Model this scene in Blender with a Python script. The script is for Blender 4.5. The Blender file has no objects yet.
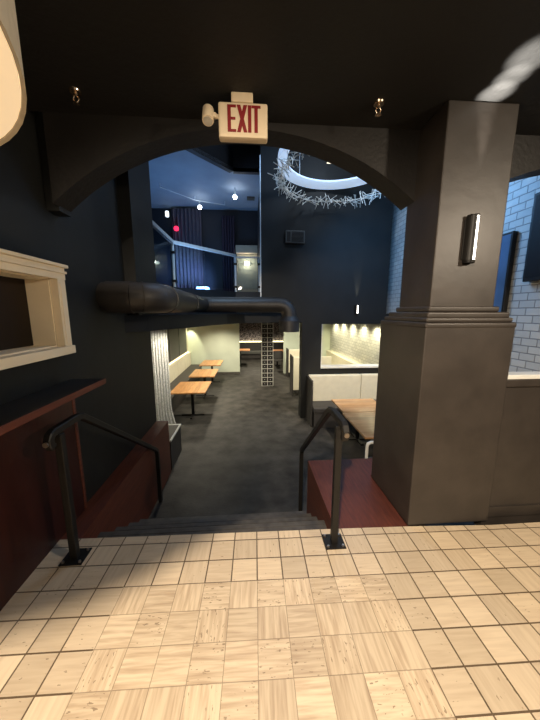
import bpy, bmesh, math, random
from mathutils import Vector, Matrix
import numpy as np
random.seed(7)
S = bpy.context.scene
COL = S.collection
PI = math.pi
# ------------------------------------------------------------------ camera
H = 1.7            # eye height above the upper floor
F_PX = 283.0       # focal length in pixels of the 540 x 720 frame
d = np.array([249 - 270, F_PX, 360 - 312.0]); d /= np.linalg.norm(d)
zc = np.array([0, -d[2], d[1]]); zc /= np.linalg.norm(zc)
xc = np.cross(d, zc)
RM = np.array([xc, d, zc])
cam = bpy.data.cameras.new('camera'); cam_o = bpy.data.objects.new('camera', cam); COL.objects.link(cam_o)
right, fwd, up = (Vector(RM[:, i]) for i in range(3))
m = Matrix((right, up, -fwd)).transposed().to_4x4(); m.translation = (0, 0, H)
cam_o.matrix_world = m
cam.sensor_fit = 'VERTICAL'; cam.sensor_height = 36.0; cam.lens = F_PX / 720 * 36.0
cam.clip_start = 0.02
S.camera = cam_o
# ------------------------------------------------------------------ world, light, exposure
w = bpy.data.worlds.new('world'); S.world = w; w.use_nodes = True
w.node_tree.nodes['Background'].inputs[0].default_value = (0.5, 0.55, 0.65, 1)
w.node_tree.nodes['Background'].inputs[1].default_value = 0.02
S.view_settings.view_transform = 'Standard'; S.view_settings.look = 'None'
S.view_settings.gamma = 1.0; S.view_settings.use_curve_mapping = False
S.view_settings.exposure = 0.0


def lamp(name, typ, loc, power, col, target=None, size=0.2, size_y=None, cone=None, blend=0.3):
    l = bpy.data.lights.new(name, typ); l.energy = power; l.color = col
    if typ == 'AREA':
        l.size = size
        if size_y: l.shape = 'RECTANGLE'; l.size_y = size_y
    else:
        l.shadow_soft_size = size
    if typ == 'SPOT': l.spot_size = math.radians(cone); l.spot_blend = blend
    o = bpy.data.objects.new(name, l); COL.objects.link(o); o.location = loc
    if target is not None:
        o.rotation_euler = (Vector(target) - Vector(loc)).to_track_quat('-Z', 'Y').to_euler()
    return o


WARM = (1.0, 0.84, 0.64); COOL = (0.36, 0.60, 1.0); GREENISH = (1.0, 0.92, 0.60)
# foyer: ceiling lamp behind the camera and a lamp over the bar on the right
lamp('foyer_ceiling_light', 'SPOT', (-0.458, -0.933, 2.95), 880, (1.0, 0.83, 0.63), (0.2, 1.6, 0), size=0.05, cone=108, blend=0.75)
lamp('bar_light', 'AREA', (3.05, -0.2, 2.75), 62, WARM, (-0.6, 2.2, 1.2), size=0.16)
lamp('foyer_fill', 'AREA', (0.9, -2.2, 2.3), 5, WARM, (0.2, 2.0, 1.0), size=1.0)  # large soft ambient fill added behind the camera
# double-height lounge: unseen cold lamps added to tint brick, mezzanine ceiling and curtain
lamp('lounge_cold_fill', 'AREA', (0.4, 4.6, 5.7), 40, COOL, (2.6, 4.4, 2.0), size=1.0)
lamp('brick_blue_fill', 'AREA', (2.2, 4.6, 3.7), 62, (0.20, 0.50, 1.0), (3.4, 5.0, 2.6), size=0.5, size_y=1.6)
lamp('twig_fill', 'POINT', (1.64, 5.42, 4.75), 40, (0.72, 0.84, 1.0), size=0.15)  # added above the ring's centre to brighten the twigs
lamp('mezzanine_blue_fill', 'AREA', (-1.4, 8.0, 2.3), 42, (0.25, 0.52, 1.0), (-1.5, 8.2, 6), size=1.0)
lamp('mezzanine_curtain_fill', 'SPOT', (-1.0, 7.7, 2.3), 600, (0.28, 0.45, 1.0), (-1.9, 9.6, 2.7), size=0.1, cone=50, blend=1.0)
lamp('mezzanine_edge_fill', 'SPOT', (-0.7, 4.6, 4.95), 190, (0.5, 0.74, 1.0), (-0.8, 6.4, 2.4), size=0.1, cone=58, blend=0.8)  # added out of view to brighten the railing posts and duct top
for y, ty in ((7.2, 8.6), (9.7, 11.4)):
    lamp('booth_bench_fill', 'SPOT', (1.75, y, 1.42), 110, (1.0, 0.93, 0.74), (1.7, ty, -0.1), size=0.04, cone=80, blend=0.7)  # spots added to brighten the booth backs and green wall
# under the mezzanine: warm downlights
for x, y, e in ((-1.3, 6.6, 150), (-1.2, 8.6, 190), (-1.1, 10.6, 220), (0.5, 7.8, 130), (0.6, 10.8, 150), (0.3, 14.3, 300), (2.1, 9.6, 120)):
    lamp('soffit_downlight', 'SPOT', (x, y, 1.42), e, (1.0, 0.88, 0.66), (x, y, -0.9), size=0.06, cone=140, blend=0.8)
lamp('curtain_fill', 'SPOT', (-1.35, 5.35, 1.42), 80, (1.0, 0.95, 0.82), (-1.95, 6.0, 0.3), size=0.05, cone=90, blend=0.6)  # spot added only to brighten the white curtain
lamp('green_wall_wash', 'SPOT', (-2.38, 11.25, 1.40), 110, GREENISH, (-2.36, 11.7, 0.3), size=0.03, cone=50, blend=0.5)
for y in (7.3, 8.2, 9.1, 10.0, 10.9):
    lamp('brick_downlight', 'SPOT', (3.10, y, 1.42), 62, (1.0, 0.90, 0.58), (3.30, y, 0.2), size=0.03, cone=130, blend=0.8)
lamp('booth_downlight', 'SPOT', (2.0, 4.1, 4.0), 950, (1.0, 0.84, 0.62), (2.3, 6.1, 0.0), size=0.08, cone=36, blend=0.6)

# ------------------------------------------------------------------ materials
def mat(name, col, rough=0.6, metal=0.0, spec=0.5, var=0.15, scale=8.0, bump=0.0, bscale=30.0, coat=0.0):
    m = bpy.data.materials.new(name); m.use_nodes = True
    nt = m.node_tree; b = nt.nodes['Principled BSDF']
    b.inputs['Roughness'].default_value = rough; b.inputs['Metallic'].default_value = metal
    b.inputs['Specular IOR Level'].default_value = spec; b.inputs['Coat Weight'].default_value = coat
    tc = nt.nodes.new('ShaderNodeTexCoord')
    if var:
        n = nt.nodes.new('ShaderNodeTexNoise'); n.inputs['Scale'].default_value = scale; n.inputs['Detail'].default_value = 6
        nt.links.new(tc.outputs['Object'], n.inputs['Vector'])
        r = nt.nodes.new('ShaderNodeMapRange'); r.inputs[1].default_value = 0.3; r.inputs[2].default_value = 0.7
        r.inputs[3].default_value = 1 - var; r.inputs[4].default_value = 1 + var
        nt.links.new(n.outputs['Fac'], r.inputs[0])
        mx = nt.nodes.new('ShaderNodeVectorMath'); mx.operation = 'SCALE'
        mx.inputs[0].default_value = col; nt.links.new(r.outputs[0], mx.inputs['Scale'])
        nt.links.new(mx.outputs[0], b.inputs['Base Color'])
    else:
        b.inputs['Base Color'].default_value = (*col, 1)
    if bump:
        n2 = nt.nodes.new('ShaderNodeTexNoise'); n2.inputs['Scale'].default_value = bscale; n2.inputs['Detail'].default_value = 4
        nt.links.new(tc.outputs['Object'], n2.inputs['Vector'])
        bp = nt.nodes.new('ShaderNodeBump'); bp.inputs['Strength'].default_value = bump; bp.inputs['Distance'].default_value = 0.02
        nt.links.new(n2.outputs['Fac'], bp.inputs['Height']); nt.links.new(bp.outputs[0], b.inputs['Normal'])
    return m


def emit(name, col, strength):
    m = bpy.data.materials.new(name); m.use_nodes = True
    b = m.node_tree.nodes['Principled BSDF']
    b.inputs['Base Color'].default_value = (*[min(1, c) for c in col], 1)
    b.inputs['Emission Color'].default_value = (*col, 1); b.inputs['Emission Strength'].default_value = strength
    return m


def wood(name, col, col2, axis='Y', scale=6.0, rough=0.35, stretch=9.0, plank=None, coat=0.0):
    m = bpy.data.materials.new(name); m.use_nodes = True
    nt = m.node_tree; b = nt.nodes['Principled BSDF']; b.inputs['Roughness'].default_value = rough
    b.inputs['Coat Weight'].default_value = coat
    tc = nt.nodes.new('ShaderNodeTexCoord'); mp = nt.nodes.new('ShaderNodeMapping')
    sc = [stretch] * 3; sc['XYZ'.index(axis)] = 1.0; mp.inputs['Scale'].default_value = sc
    n = nt.nodes.new('ShaderNodeTexNoise'); n.inputs['Scale'].default_value = scale; n.inputs['Detail'].default_value = 5
    nt.links.new(tc.outputs['Object'], mp.inputs[0]); nt.links.new(mp.outputs[0], n.inputs['Vector'])
    r = nt.nodes.new('ShaderNodeValToRGB'); r.color_ramp.elements[0].position = 0.3; r.color_ramp.elements[1].position = 0.7
    r.color_ramp.elements[0].color = (*col, 1); r.color_ramp.elements[1].color = (*col2, 1)
    nt.links.new(n.outputs['Fac'], r.inputs[0])
    out = r.outputs[0]
    if plank:     # strips of slightly different tone
        sx = nt.nodes.new('ShaderNodeSeparateXYZ'); nt.links.new(tc.outputs['Object'], sx.inputs[0])
        mu = nt.nodes.new('ShaderNodeMath'); mu.operation = 'MULTIPLY'; mu.inputs[1].default_value = 1 / plank
        nt.links.new(sx.outputs[1 if axis == 'X' else 0], mu.inputs[0])
        fl = nt.nodes.new('ShaderNodeMath'); fl.operation = 'FLOOR'; nt.links.new(mu.outputs[0], fl.inputs[0])
        wn = nt.nodes.new('ShaderNodeTexWhiteNoise'); wn.noise_dimensions = '1D'; nt.links.new(fl.outputs[0], wn.inputs['W'])
        rr = nt.nodes.new('ShaderNodeMapRange'); rr.inputs[3].default_value = 0.75; rr.inputs[4].default_value = 1.2
        nt.links.new(wn.outputs[0], rr.inputs[0])
        vm = nt.nodes.new('ShaderNodeVectorMath'); vm.operation = 'SCALE'
        nt.links.new(out, vm.inputs[0]); nt.links.new(rr.outputs[0], vm.inputs['Scale']); out = vm.outputs[0]
    nt.links.new(out, b.inputs['Base Color'])
    return m


class NB:      # tiny node-building helper
    def __init__(s, nt): s.nt = nt
    def n(s, t, **k):
        o = s.nt.nodes.new(t)
        for a, v in k.items(): setattr(o, a, v)
        return o
    def link(s, a, b): s.nt.links.new(a, b)
    def math(s, op, a, b=None, c=None):
        o = s.n('ShaderNodeMath', operation=op)
        for i, v in enumerate((a, b, c)):
            if v is None: continue
            if isinstance(v, (int, float)): o.inputs[i].default_value = v
            else: s.link(v, o.inputs[i])
        return o.outputs[0]


def tile_material():
    m = bpy.data.materials.new('travertine_tile'); m.use_nodes = True
    nt = m.node_tree; b = nt.nodes['Principled BSDF']; q = NB(nt)
    tc = q.n('ShaderNodeTexCoord'); mp = q.n('ShaderNodeMapping')
    P = 0.167
    mp.vector_type = 'POINT'
    mp.inputs['Rotation'].default_value = (0, 0, math.radians(1.1))
    mp.inputs['Scale'].default_value = (1 / P, 1 / P, 1)
    ca, sa = math.cos(math.radians(1.1)), math.sin(math.radians(1.1))
    x0, y0 = -0.135 / P, 1.560 / P
    mp.inputs['Location'].default_value = (-(ca * x0 - sa * y0), -(sa * x0 + ca * y0), 0)
    q.link(tc.outputs['Object'], mp.inputs[0])
    sx = q.n('ShaderNodeSeparateXYZ'); q.link(mp.outputs[0], sx.inputs[0])
    X, Y = sx.outputs[0], sx.outputs[1]
    fx, fy = q.math('FRACT', X), q.math('FRACT', Y)
    ix, iy = q.math('FLOOR', X), q.math('FLOOR', Y)
    cx = q.n('ShaderNodeCombineXYZ'); q.link(ix, cx.inputs[0]); q.link(iy, cx.inputs[1])
    wn = q.n('ShaderNodeTexWhiteNoise', noise_dimensions='2D'); q.link(cx.outputs[0], wn.inputs['Vector'])
    rnd = wn.outputs['Value']
    sc = q.n('ShaderNodeSeparateColor'); q.link(wn.outputs['Color'], sc.inputs[0])
    # vein direction swaps from tile to tile
    sw = q.math('GREATER_THAN', sc.outputs[1], 0.45)
    va = q.math('MULTIPLY_ADD', sw, q.math('SUBTRACT', Y, X), X)      # across the vein
    vb = q.math('MULTIPLY_ADD', sw, q.math('SUBTRACT', X, Y), Y)      # along the vein
    cv = q.n('ShaderNodeCombineXYZ')
    q.link(q.math('MULTIPLY', va, 5.5), cv.inputs[0]); q.link(q.math('MULTIPLY', vb, 0.45), cv.inputs[1])
    q.link(q.math('MULTIPLY', rnd, 40.0), cv.inputs[2])
    ns = q.n('ShaderNodeTexNoise'); ns.inputs['Scale'].default_value = 1.6; ns.inputs['Detail'].default_value = 5; ns.inputs['Distortion'].default_value = 0.35
    q.link(cv.outputs[0], ns.inputs['Vector'])
    ramp = q.n('ShaderNodeValToRGB'); e = ramp.color_ramp.elements
    e[0].position = 0.30; e[0].color = (0.46, 0.345, 0.23, 1); e[1].position = 0.62; e[1].color = (0.68, 0.55, 0.385, 1)
    q.link(ns.outputs['Fac'], ramp.inputs[0])
    midm = q.math('MULTIPLY', q.math('MULTIPLY', q.math('GREATER_THAN', X, -4.03), q.math('LESS_THAN', Y, 0.0)), q.math('LESS_THAN', X, 6.0))
    # pits
    pv = q.n('ShaderNodeCombineXYZ')
    q.link(q.math('MULTIPLY', va, 16.0), pv.inputs[0]); q.link(q.math('MULTIPLY', vb, 5.0), pv.inputs[1]); q.link(rnd, pv.inputs[2])
    pn = q.n('ShaderNodeTexNoise'); pn.inputs['Scale'].default_value = 1.0; pn.inputs['Detail'].default_value = 2
    q.link(pv.outputs[0], pn.inputs['Vector'])
    pit = q.math('MULTIPLY', q.math('LESS_THAN', pn.outputs['Fac'], q.math('MULTIPLY_ADD', midm, 0.05, 0.29)), q.math('GREATER_THAN', sc.outputs[2], 0.35))
    sm = q.n('ShaderNodeMix', data_type='RGBA'); q.link(q.math('MULTIPLY_ADD', midm, -0.6, 0.6), sm.inputs[0]); q.link(ramp.outputs[0], sm.inputs[6]); sm.inputs[7].default_value = (0.63, 0.51, 0.36, 1)
    # tone per tile
    tone = q.math('MULTIPLY_ADD', rnd, 0.26, 0.86)
    tv = q.n('ShaderNodeVectorMath', operation='SCALE'); q.link(sm.outputs[2], tv.inputs[0]); q.link(tone, tv.inputs['Scale'])
    mp1 = q.n('ShaderNodeMix', data_type='RGBA'); q.link(q.math('MULTIPLY', pit, 0.7), mp1.inputs[0])
    q.link(tv.outputs[0], mp1.inputs[6]); mp1.inputs[7].default_value = (0.20, 0.14, 0.085, 1)
    # grout: dark in the border rows, faint in the relaid middle
    ex = q.math('MINIMUM', fx, q.math('SUBTRACT', 1.0, fx)); ey = q.math('MINIMUM', fy, q.math('SUBTRACT', 1.0, fy))
    ed = q.math('MINIMUM', ex, ey)
    mid = q.math('MULTIPLY', q.math('GREATER_THAN', X, -4.03), q.math('LESS_THAN', Y, 0.0))
    mid = q.math('MULTIPLY', mid, q.math('LESS_THAN', X, 6.0))
    wdt = q.math('MULTIPLY_ADD', mid, -0.012, 0.024)
    gr = q.math('LESS_THAN', ed, wdt)
    gs = q.math('MULTIPLY', gr, q.math('MULTIPLY_ADD', mid, -0.45, 0.95))
    mg = q.n('ShaderNodeMix', data_type='RGBA'); q.link(gs, mg.inputs[0]); q.link(mp1.outputs[2], mg.inputs[6])
    mg.inputs[7].default_value = (0.10, 0.065, 0.035, 1)
    q.link(mg.outputs[2], b.inputs['Base Color'])
    b.inputs['Roughness'].default_value = 0.42
    bp = q.n('ShaderNodeBump'); bp.inputs['Strength'].default_value = 0.5; bp.inputs['Distance'].default_value = 0.004
    q.link(q.math('SUBTRACT', 1.0, q.math('MAXIMUM', gs, q.math('MULTIPLY', pit, 0.6))), bp.inputs['Height'])
    q.link(bp.outputs[0], b.inputs['Normal'])
    return m


def brick_material(name, c1, c2, mortar, bw, bh, rough=0.5, swap=True):
    m = bpy.data.materials.new(name); m.use_nodes = True
    nt = m.node_tree; b = nt.nodes['Principled BSDF']; q = NB(nt)
    tc = q.n('ShaderNodeTexCoord'); sx = q.n('ShaderNodeSeparateXYZ'); q.link(tc.outputs['Object'], sx.inputs[0])
    cb = q.n('ShaderNodeCombineXYZ'); q.link(sx.outputs[1 if swap else 0], cb.inputs[0]); q.link(sx.outputs[2], cb.inputs[1])
    br = q.n('ShaderNodeTexBrick'); br.inputs['Scale'].default_value = 1.0
    br.inputs['Brick Width'].default_value = bw; br.inputs['Row Height'].default_value = bh
    br.inputs['Mortar Size'].default_value = 0.007; br.inputs['Mortar Smooth'].default_value = 0.4
    br.inputs['Color1'].default_value = (*c1, 1); br.inputs['Color2'].default_value = (*c2, 1); br.inputs['Mortar'].default_value = (*mortar, 1)
    q.link(cb.outputs[0], br.inputs['Vector']); q.link(br.outputs['Color'], b.inputs['Base Color'])
    ns = q.n('ShaderNodeTexNoise'); ns.inputs['Scale'].default_value = 22; q.link(tc.outputs['Object'], ns.inputs['Vector'])
    hgt = q.math('MULTIPLY_ADD', br.outputs['Fac'], -1.0, q.math('MULTIPLY', ns.outputs['Fac'], 0.7))
    bp = q.n('ShaderNodeBump'); bp.inputs['Strength'].default_value = 0.8; bp.inputs['Distance'].default_value = 0.012
    q.link(hgt, bp.inputs['Height']); q.link(bp.outputs[0], b.inputs['Normal'])
    b.inputs['Roughness'].default_value = rough
    return m


def damask_material():
    m = bpy.data.materials.new('damask_paper'); m.use_nodes = True
    nt = m.node_tree; b = nt.nodes['Principled BSDF']; q = NB(nt)
    tc = q.n('ShaderNodeTexCoord'); mp = q.n('ShaderNodeMapping'); mp.inputs['Scale'].default_value = (3.2, 1, 2.6)
    q.link(tc.outputs['Object'], mp.inputs[0])
    v = q.n('ShaderNodeTexVoronoi', feature='SMOOTH_F1'); v.inputs['Scale'].default_value = 1.5
    n = q.n('ShaderNodeTexNoise'); n.inputs['Scale'].default_value = 2.2; n.inputs['Distortion'].default_value = 2.5
    q.link(mp.outputs[0], v.inputs['Vector']); q.link(mp.outputs[0], n.inputs['Vector'])
    s = q.math('SINE', q.math('MULTIPLY', q.math('ADD', v.outputs[0], n.outputs['Fac']), 26.0))
    r = q.n('ShaderNodeValToRGB'); r.color_ramp.elements[0].position = 0.52; r.color_ramp.elements[1].position = 0.6
    r.color_ramp.elements[0].color = (0.022, 0.018, 0.022, 1); r.color_ramp.elements[1].color = (0.42, 0.36, 0.38, 1)
    q.link(s, r.inputs[0]); q.link(r.outputs[0], b.inputs['Base Color']); b.inputs['Roughness'].default_value = 0.6
    return m


def glass_material(name, tint, refl=0.08):
    m = bpy.data.materials.new(name); m.use_nodes = True
    nt = m.node_tree; q = NB(nt); nt.nodes.remove(nt.nodes['Principled BSDF'])
    t = q.n('ShaderNodeBsdfTransparent'); t.inputs[0].default_value = (*tint, 1)
    g = q.n('ShaderNodeBsdfGlossy'); g.inputs['Roughness'].default_value = 0.02
    mx = q.n('ShaderNodeMixShader'); mx.inputs[0].default_value = refl
    q.link(t.outputs[0], mx.inputs[1]); q.link(g.outputs[0], mx.inputs[2])
    q.link(mx.outputs[0], nt.nodes['Material Output'].inputs[0])
    return m


M = dict(
    tile=tile_material(),
    black_wall=mat('black_paint', (0.0095, 0.0100, 0.0095), 0.6, spec=0.35, var=0.2, scale=3, bump=0.08, bscale=10),
    ceiling=mat('black_ceiling_paint', (0.0055, 0.005, 0.0045), 0.7, var=0.15, scale=2, bump=0.15),
    pillar=mat('charcoal_plaster', (0.038, 0.031, 0.026), 0.45, var=0.18, scale=5, bump=0.10, bscale=9),
    arch=mat('arch_paint', (0.014, 0.012, 0.0105), 0.5, var=0.15, scale=4, bump=0.15),
    lounge_floor=mat('dark_vinyl_floor', (0.030, 0.0275, 0.0245), 0.6, spec=0.35, var=0.75, scale=3.5, bump=0.15),
    step=mat('black_rubber_step', (0.075, 0.068, 0.060), 0.6, var=0.3, scale=12),
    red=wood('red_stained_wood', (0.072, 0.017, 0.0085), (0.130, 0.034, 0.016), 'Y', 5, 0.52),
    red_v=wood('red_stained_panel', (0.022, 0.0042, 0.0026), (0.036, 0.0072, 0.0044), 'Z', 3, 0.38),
    counter=mat('black_counter_laminate', (0.018, 0.017, 0.016), 0.3, var=0.1),
    cream=mat('cream_paint', (0.86, 0.74, 0.54), 0.5, var=0.04, scale=4, bump=0.05),
    niche_back=mat('brown_glass_panel', (0.014, 0.0075, 0.0035), 0.5, spec=0.25, var=0.3, scale=2),
    black_metal=mat('black_painted_metal', (0.010, 0.009, 0.008), 0.5, spec=0.35, var=0.15, scale=20),
    steel=mat('worn_steel', (0.40, 0.36, 0.32), 0.35, metal=1.0, var=0.15),
    duct=mat('black_spiral_duct', (0.024, 0.021, 0.019), 0.5, spec=0.6, var=0.2, scale=9),
    mezz_wall=mat('midnight_paint', (0.012, 0.015, 0.022), 0.6, var=0.15, scale=2),
    mezz_ceiling=mat('mezzanine_ceiling_paint', (0.26, 0.32, 0.40), 0.7, var=0.08, scale=2),
    green=mat('pale_green_paint', (0.58, 0.64, 0.53), 0.5, var=0.06, scale=2),
    brick=brick_material('white_painted_brick', (0.62, 0.62, 0.58), (0.50, 0.51, 0.49), (0.27, 0.27, 0.26), 0.2, 0.092),
    oak=wood('honey_oak', (0.36, 0.17, 0.06), (0.60, 0.31, 0.12), 'Y', 4, 0.35, plank=0.11),
    oak_x=wood('honey_oak_table', (0.36, 0.19, 0.08), (0.56, 0.32, 0.15), 'X', 4, 0.22, plank=0.14, coat=0.3),
    white_up=mat('cream_upholstery', (0.66, 0.62, 0.48), 0.5, var=0.05),
    dark_up=mat('black_upholstery', (0.035, 0.032, 0.030), 0.55, var=0.2),
    grey_panel=mat('dark_grey_panel', (0.07, 0.072, 0.066), 0.5, var=0.1),
    white_trim=mat('white_trim_paint', (0.66, 0.66, 0.62), 0.45, var=0.05),
    white_curtain=mat('white_lace', (0.72, 0.70, 0.64), 0.8, var=0.3, scale=45, bump=0.6, bscale=60),
    dark_curtain=mat('aubergine_velvet', (0.10, 0.085, 0.11), 0.9, var=0.1),
    plum=mat('plum_velvet', (0.05, 0.035, 0.06), 0.9, var=0.1),
    damask=damask_material(),
    glass=glass_material('clear_glass', (0.86, 0.93, 0.96), 0.05),
    rail=mat('brushed_aluminium', (0.70, 0.76, 0.80), 0.35, metal=0.3, var=0.05),
    silver=mat('silver_twig', (0.85, 0.82, 0.74), 0.35, metal=0.2, var=0.1),
    ring=emit('ring_glow', (0.62, 0.78, 1.0), 0.55),
    ring_body=mat('ring_white', (0.7, 0.75, 0.8), 0.5, var=0.03),
    plastic=mat('ivory_plastic', (0.78, 0.64, 0.44), 0.45, var=0.05),
    exit_red=mat('exit_red', (0.22, 0.004, 0.006), 0.45, var=0.0),
    lamp_face=emit('pendant_glow', (1.0, 0.80, 0.52), 0.50),
    shade_side=mat('grey_linen_shade', (0.52, 0.47, 0.38), 0.8, var=0.08, scale=40),
    sconce_glow=emit('sconce_glow', (1.0, 0.92, 0.80), 7.0),
    spot_glow=emit('spot_glow', (0.90, 0.95, 1.0), 30.0),
    red_glow=emit('red_exit_glow', (1.0, 0.03, 0.10), 1.6),
    warm_strip=emit('warm_strip_light', (1.0, 0.90, 0.52), 4.0),
    white_glow=emit('white_lamp_glow', (0.8, 0.92, 1.0), 2.5),
    patch_glow=emit('cream_patch_glow', (1.0, 0.86, 0.60), 0.9),  # emission in place of a lit cream patch
    blue_panel=mat('blue_black_board', (0.09, 0.16, 0.27), 0.3, var=0.2, scale=3),
    tv=mat('television_screen', (0.005, 0.003, 0.0025), 0.6, spec=0.25, var=0.1),
    blue_lit_top=emit('blue_lit_glow', (0.25, 0.55, 1.0), 1.2),  # emission in place of blue light on the side table
    chrome=mat('chrome', (0.7, 0.55, 0.40), 0.25, metal=1.0, var=0.05),
    beige=mat('beige_niche_paint', (0.42, 0.38, 0.28), 0.6, var=0.05),
    orange_wood=wood('orange_table_wood', (0.45, 0.18, 0.07), (0.60, 0.26, 0.10), 'X', 4, 0.35),
)

# ------------------------------------------------------------------ mesh helpers
def BM(): return bmesh.new()


def box(bm, x0, x1, y0, y1, z0, z1, bev=0.0, seg=2):
    r = bmesh.ops.create_cube(bm, size=1)
    for v in r['verts']:
        v.co = Vector(((x0 + x1) / 2 + v.co.x * (x1 - x0), (y0 + y1) / 2 + v.co.y * (y1 - y0), (z0 + z1) / 2 + v.co.z * (z1 - z0)))
    if bev:
        es = {e for v in r['verts'] for e in v.link_edges}
        bmesh.ops.bevel(bm, geom=list(es), offset=bev, segments=seg, affect='EDGES', profile=0.5)
    return bm


def prism(bm, pts, z0, z1, axis='Z'):
    """polygon pts extruded; axis Z: pts are (x,y); axis Y: pts are (x,z) extruded along y; axis X: pts are (y,z)."""
    def c(p, h):
        return {'Z': (p[0], p[1], h), 'Y': (p[0], h, p[1]), 'X': (h, p[0], p[1])}[axis]
    a = [bm.verts.new(c(p, z0)) for p in pts]; b = [bm.verts.new(c(p, z1)) for p in pts]
    n = len(pts)
    bm.faces.new(a); bm.faces.new(b[::-1])
    for i in range(n): bm.faces.new((a[i], b[i], b[(i + 1) % n], a[(i + 1) % n]))
    bmesh.ops.recalc_face_normals(bm, faces=bm.faces[:])
    return bm


def wall_between(bm, p, q, th, z0, z1):
    p, q = Vector(p), Vector(q); n = Vector((-(q - p).y, (q - p).x)).normalized() * th
    return prism(bm, [p, q, q + n, p + n], z0, z1)


def tube(bm, pts, rad, seg=24, cap=True, up0=None):
    pts = [Vector(p) for p in pts]
    rads = rad if isinstance(rad, (list, tuple)) else [rad] * len(pts)
    rings = []; ref = None
    for i, p in enumerate(pts):
        t = (pts[min(i + 1, len(pts) - 1)] - pts[max(i - 1, 0)]).normalized()
        if ref is None:
            ref = Vector((0, 0, 1)) if abs(t.z) < 0.9 else Vector((1, 0, 0))
        a = t.cross(ref).normalized(); b = a.cross(t).normalized(); ref = b
        rings.append([bm.verts.new(p + rads[i] * (math.cos(k * 2 * PI / seg) * a + math.sin(k * 2 * PI / seg) * b)) for k in range(seg)])
    for r0, r1 in zip(rings, rings[1:]):
        for k in range(seg): bm.faces.new((r0[k], r0[(k + 1) % seg], r1[(k + 1) % seg], r1[k]))
    if cap: bm.faces.new(rings[0][::-1]); bm.faces.new(rings[-1])
    bmesh.ops.recalc_face_normals(bm, faces=bm.faces[:])
    return bm


def sweep_yz(bm, pts, x, wd, ht, bev=0.006):
    """rectangular bar following (y,z) points in the plane x, mitred corners."""
    P = [Vector((0, a, b)) for a, b in pts]; rings = []
    for i, p in enumerate(P):
        d0 = (P[i] - P[i - 1]).normalized() if i else None
        d1 = (P[i + 1] - P[i]).normalized() if i < len(P) - 1 else None
        dd = ((d0 or d1) + (d1 or d0)).normalized()
        n = Vector((0, -dd.z, dd.y)); k = 1 / max(0.35, dd.dot(d1 or d0))
        h = n * ht / 2 * k
        b = bev
        prof = [(-wd / 2 + b, 1), (wd / 2 - b, 1), (wd / 2, 1 - 2 * b / ht), (wd / 2, -1 + 2 * b / ht), (wd / 2 - b, -1), (-wd / 2 + b, -1), (-wd / 2, -1 + 2 * b / ht), (-wd / 2, 1 - 2 * b / ht)]
        rings.append([bm.verts.new(p + Vector((x + u, 0, 0)) + h * v) for u, v in prof])
    for r0, r1 in zip(rings, rings[1:]):
        for k in range(8): bm.faces.new((r0[k], r0[(k + 1) % 8], r1[(k + 1) % 8], r1[k]))
    bm.faces.new(rings[0][::-1]); bm.faces.new(rings[-1])
    bmesh.ops.recalc_face_normals(bm, faces=bm.faces[:])
    return bm


def lathe(bm, prof, c=(0, 0, 0), seg=32):
    """prof: list of (r,z)"""
    rings = []
    for r, z in prof:
        if r < 1e-6: rings.append([bm.verts.new((c[0], c[1], c[2] + z))])
        else: rings.append([bm.verts.new((c[0] + r * math.cos(k * 2 * PI / seg), c[1] + r * math.sin(k * 2 * PI / seg), c[2] + z)) for k in range(seg)])
    for a, b in zip(rings, rings[1:]):
        for k in range(seg):
            j = (k + 1) % seg
            if len(a) == 1 and len(b) == 1: continue
            if len(a) == 1: bm.faces.new((a[0], b[k], b[j]))
            elif len(b) == 1: bm.faces.new((a[k], b[0], a[j]))
            else: bm.faces.new((a[k], b[k], b[j], a[j]))
    bmesh.ops.recalc_face_normals(bm, faces=bm.faces[:])
    return bm


def link_mesh(name, bm, material, parent=None, off=(0, 0, 0), smooth=False):
    me = bpy.data.meshes.new(name)
    if any(off): bmesh.ops.translate(bm, vec=-Vector(off), verts=bm.verts)
    bm.to_mesh(me); bm.free()
    me.materials.append(material)
    if smooth:
        for p in me.polygons: p.use_smooth = True
        try: me.set_sharp_from_angle(angle=math.radians(40))
        except Exception: pass
    o = bpy.data.objects.new(name, me); COL.objects.link(o)
    if parent is not None: o.parent = parent
    return o


def struct(name, bm, material, smooth=False):
    o = link_mesh(name, bm, material, None, smooth=smooth); o['kind'] = 'structure'; return o


def tag(o, label, cat, group=None):
    o['label'] = label; o['category'] = cat
    if group: o['group'] = group
    return o


class Thing:
    def __init__(s, name, label, cat, loc, group=None):
        s.root = bpy.data.objects.new(name, None); COL.objects.link(s.root)
        s.root.location = loc; s.loc = Vector(loc); s.root.empty_display_size = 0.1
        tag(s.root, label, cat, group)
    def part(s, name, bm, material, parent=None, smooth=False, label=None):
        o = link_mesh(name, bm, material, parent or s.root, s.loc, smooth)
        if label: o['label'] = label
        return o


def single(name, label, cat, bm, material, loc, group=None, smooth=False):
    o = link_mesh(name, bm, material, None, loc, smooth); o.location = loc
    return tag(o, label, cat, group)


def dup(root, loc, label, rotz=0.0):
    r = root.copy(); COL.objects.link(r); r.location = loc; r.rotation_euler = (0, 0, rotz); r['label'] = label
    for ch in list(root.children):
        c = ch.copy(); COL.objects.link(c); c.parent = r
        for g in ch.children:
            d2 = g.copy(); COL.objects.link(d2); d2.parent = c
    return r


ZL = -0.875          # lounge floor
ZS = 1.455           # underside of the mezzanine
ZM = 2.2             # mezzanine floor
ZC = 3.05            # foyer ceiling
ZT = 6.2             # top of the tall lounge
XW = -1.48           # left wall
XB = 3.4             # brick wall

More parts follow.
